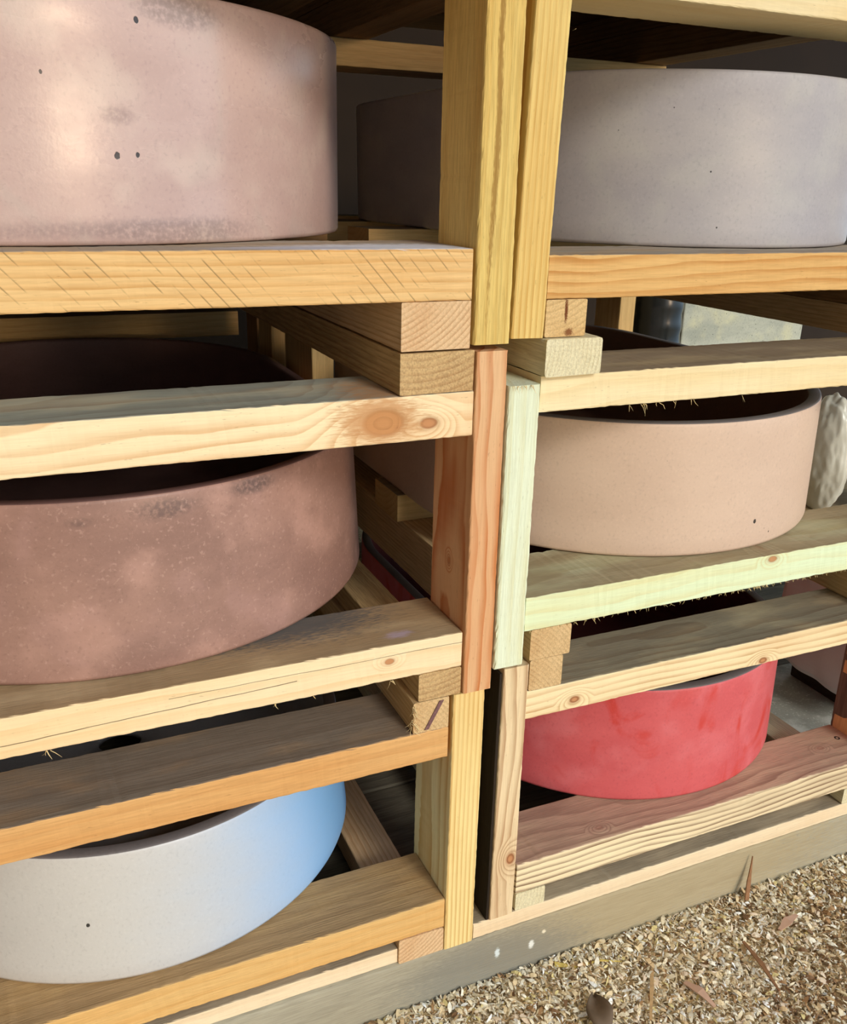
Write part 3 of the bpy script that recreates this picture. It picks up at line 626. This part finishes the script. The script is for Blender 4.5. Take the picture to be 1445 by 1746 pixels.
# ------------------------------------------------------------------ loose bits among the shavings
def strip(name, pts, widths, thick, mat, label, cat, up=(0, 0, 1)):
    """thin solid sliver along a path"""
    P = [Vector(p) for p in pts]; vs_, fs = [], []; upv = Vector(up)
    sub = []
    for a, b2, wa, wb in zip(P, P[1:], widths, widths[1:]):
        for k in range(4): sub.append((a.lerp(b2, k/4), wa + (wb-wa)*k/4))
    sub.append((P[-1], widths[-1]))
    for i, (p, wv) in enumerate(sub):
        d = (sub[min(i+1, len(sub)-1)][0] - sub[max(i-1, 0)][0]).normalized(); s = d.cross(upv).normalized(); n = s.cross(d)
        wob = 1 + .25 * mnoise.noise(Vector((i * .9, len(name), wv * 50)))
        for a, b2 in ((-1, 0), (1, 0), (1, 1), (-1, 1)): vs_.append(tuple(p + s * a * wv * .5 * wob + n * b2 * thick + Vector((0, 0, ZO))))
    for i in range(len(sub)-1):
        for k in range(4): fs.append((i*4+k, i*4+(k+1) % 4, (i+1)*4+(k+1) % 4, (i+1)*4+k))
    fs.append((3, 2, 1, 0)); e = (len(sub)-1)*4; fs.append((e, e+1, e+2, e+3))
    me = bpy.data.meshes.new(name); me.from_pydata(vs_, [], fs)
    c = sum((Vector(v) for v in vs_), Vector()) / len(vs_)
    for v in me.vertices: v.co -= c
    o = link(name, me, mat); o.location = c; return tag(o, label, cat)
tan = plain('sliver_tan', lin((206, 170, 122)), nscale=120); rosy = plain('sliver_rosy', lin((206, 168, 144)), nscale=60, dark=.8); brn = plain('sliver_brown', lin((150, 108, 74)), nscale=80)
yel = plain('sliver_yellow', lin((226, 200, 110)), nscale=80); leafm = plain('leaf_brown', lin((112, 94, 76)), nscale=40, dark=.6)
G = -1.226
strip('wood_sliver', [(1.1075, .975, -1.222), (1.116, .985, -1.19), (1.1247, .994, -1.144)], [.010, .008, .001], .002, brn, 'thin brown pointed sliver leaning against the grey sleeper', 'wood sliver', up=(0, -1, .2))
strip('wood_sliver', [(.853, .917, G), (.822, .878, G + .004), (.788, .835, G)], [.005, .006, .004], .002, tan, 'long tan sliver lying lengthwise on the shavings beside the leaf', 'wood sliver')
strip('wood_sliver', [(.884, .872, G), (.893, .845, G + .005), (.898, .815, G)], [.008, .015, .006], .0015, rosy, 'rosy flat sliver on the shavings, below the middle of the sleeper', 'wood sliver')
strip('wood_sliver', [(1.035, .902, G), (1.027, .85, G + .003), (1.016, .797, G)], [.005, .008, .003], .002, brn, 'slender brown sliver on the shavings toward the right corner', 'wood sliver')
strip('wood_sliver', [(.702, .982, G + .006), (.735, .966, G + .002), (.775, .958, G + .008), (.812, .947, G + .001)], [.010, .004, .003, .002], .0015, yel, 'thin yellow curved sliver close along the sleeper', 'wood sliver')
strip('wood_sliver', [(1.114, .898, G), (1.14, .905, G + .006), (1.169, .913, G)], [.006, .016, .006], .0015, rosy, 'broad pinkish flake on the shavings at the right', 'wood sliver')
vs_, fs = [], []
for i in range(13):
    u = i / 12; wv = .020 * math.sin(math.pi * min(1, u * .93 + .05)) ** .8
    for j in range(7):
        v = j / 6 - .5
        vs_.append((u * .075 - .037, v * 2 * wv, .006 + .35 * abs(v) * wv * 2 + .006 * math.sin(u * 5 + v * 3)))
for i in range(12):
    for j in range(6): fs.append((i*7+j, (i+1)*7+j, (i+1)*7+j+1, i*7+j+1))
me = bpy.data.meshes.new('dry_leaf'); me.from_pydata(vs_, [], fs); me.polygons.foreach_set('use_smooth', [True]*len(fs))
o = link('dry_leaf', me, leafm); o.location = (.712, .868, -1.222 + ZO); o.rotation_euler = (.1, -.1, 1.2); tag(o, 'dry grey-brown curled leaf on the shavings at the bottom edge', 'leaf')
sm = o.modifiers.new('thickness', 'SOLIDIFY'); sm.thickness = .0008

# ------------------------------------------------------------------ wood shavings
def shavings():
    r = random.Random(11)
    cols = [((246, 232, 200), 7), ((250, 244, 224), 6), ((232, 210, 168), 5), ((212, 182, 138), 2.6), ((178, 140, 98), 1.5), ((242, 222, 196), 2.5), ((252, 252, 248), 1.6), ((238, 220, 156), 1.0), ((132, 100, 70), .9)]
    mats = [plain('shaving_%d' % i, lin(c), nscale=160, dark=.75) for i, (c, _) in enumerate(cols)]
    wts = [q for _, q in cols]
    vs_, fs, mi = [], [], []
    def chip(x, y, z, ln, wdt, yaw, pit, roll, curl, m):
        b0 = len(vs_); k = 4; tp = r.uniform(.4, .95); sk = r.uniform(-.08, .08); cy, sy = math.cos(yaw), math.sin(yaw); R = Matrix.Rotation(yaw, 3, 'Z') @ Matrix.Rotation(pit, 3, 'Y') @ Matrix.Rotation(roll, 3, 'X')
        for i in range(k):
            u = i / (k - 1) - .5; taper = 1 - tp * (2 * abs(u + sk)) ** 1.5
            for s in (-.5, .5):
                p = R @ Vector((u * ln, s * wdt * taper, curl * ln * (.25 - u * u) * 2 + s * wdt * .2 * curl))
                vs_.append((x + p.x, y + p.y, z + p.z))
        for i in range(k - 1): fs.append((b0+2*i, b0+2*i+2, b0+2*i+3, b0+2*i+1)); mi.append(m)
    idx = list(range(len(cols)))
    for _ in range(120000):
        x = r.uniform(.15, 2.0); y = 1.0 - abs(r.random()) ** 1.15 * .85
        if x < .45 and y < .8: continue
        cl = mnoise.noise(Vector((x * 7, y * 7, 9)))
        m = r.choices(idx, wts)[0]
        if cl > .24 and r.random() < .35: m = r.choice((3, 4, 8))
        big = r.random()
        ln = r.uniform(.0035, .009) if big < .7 else r.uniform(.008, .019); wdt = ln * r.uniform(.15, .6) if big < .95 else .0025
        z = gz(x, y) + ZO + r.uniform(.001, .013)
        chip(x, min(y, .997 - ln * .3), z, ln, wdt, r.uniform(0, 6.28), r.gauss(0, .3), r.gauss(0, .38), r.uniform(0, .5), m)
    me = bpy.data.meshes.new('wood_shavings'); me.from_pydata(vs_, [], fs)
    for m_ in mats: me.materials.append(m_)
    me.polygons.foreach_set('material_index', mi)
    o = bpy.data.objects.new('wood_shavings', me); sc.collection.objects.link(o)
    tag(o, 'loose bed of pale curled wood shavings and sawdust in front of the sleeper', 'wood shavings', kind='stuff')
shavings()
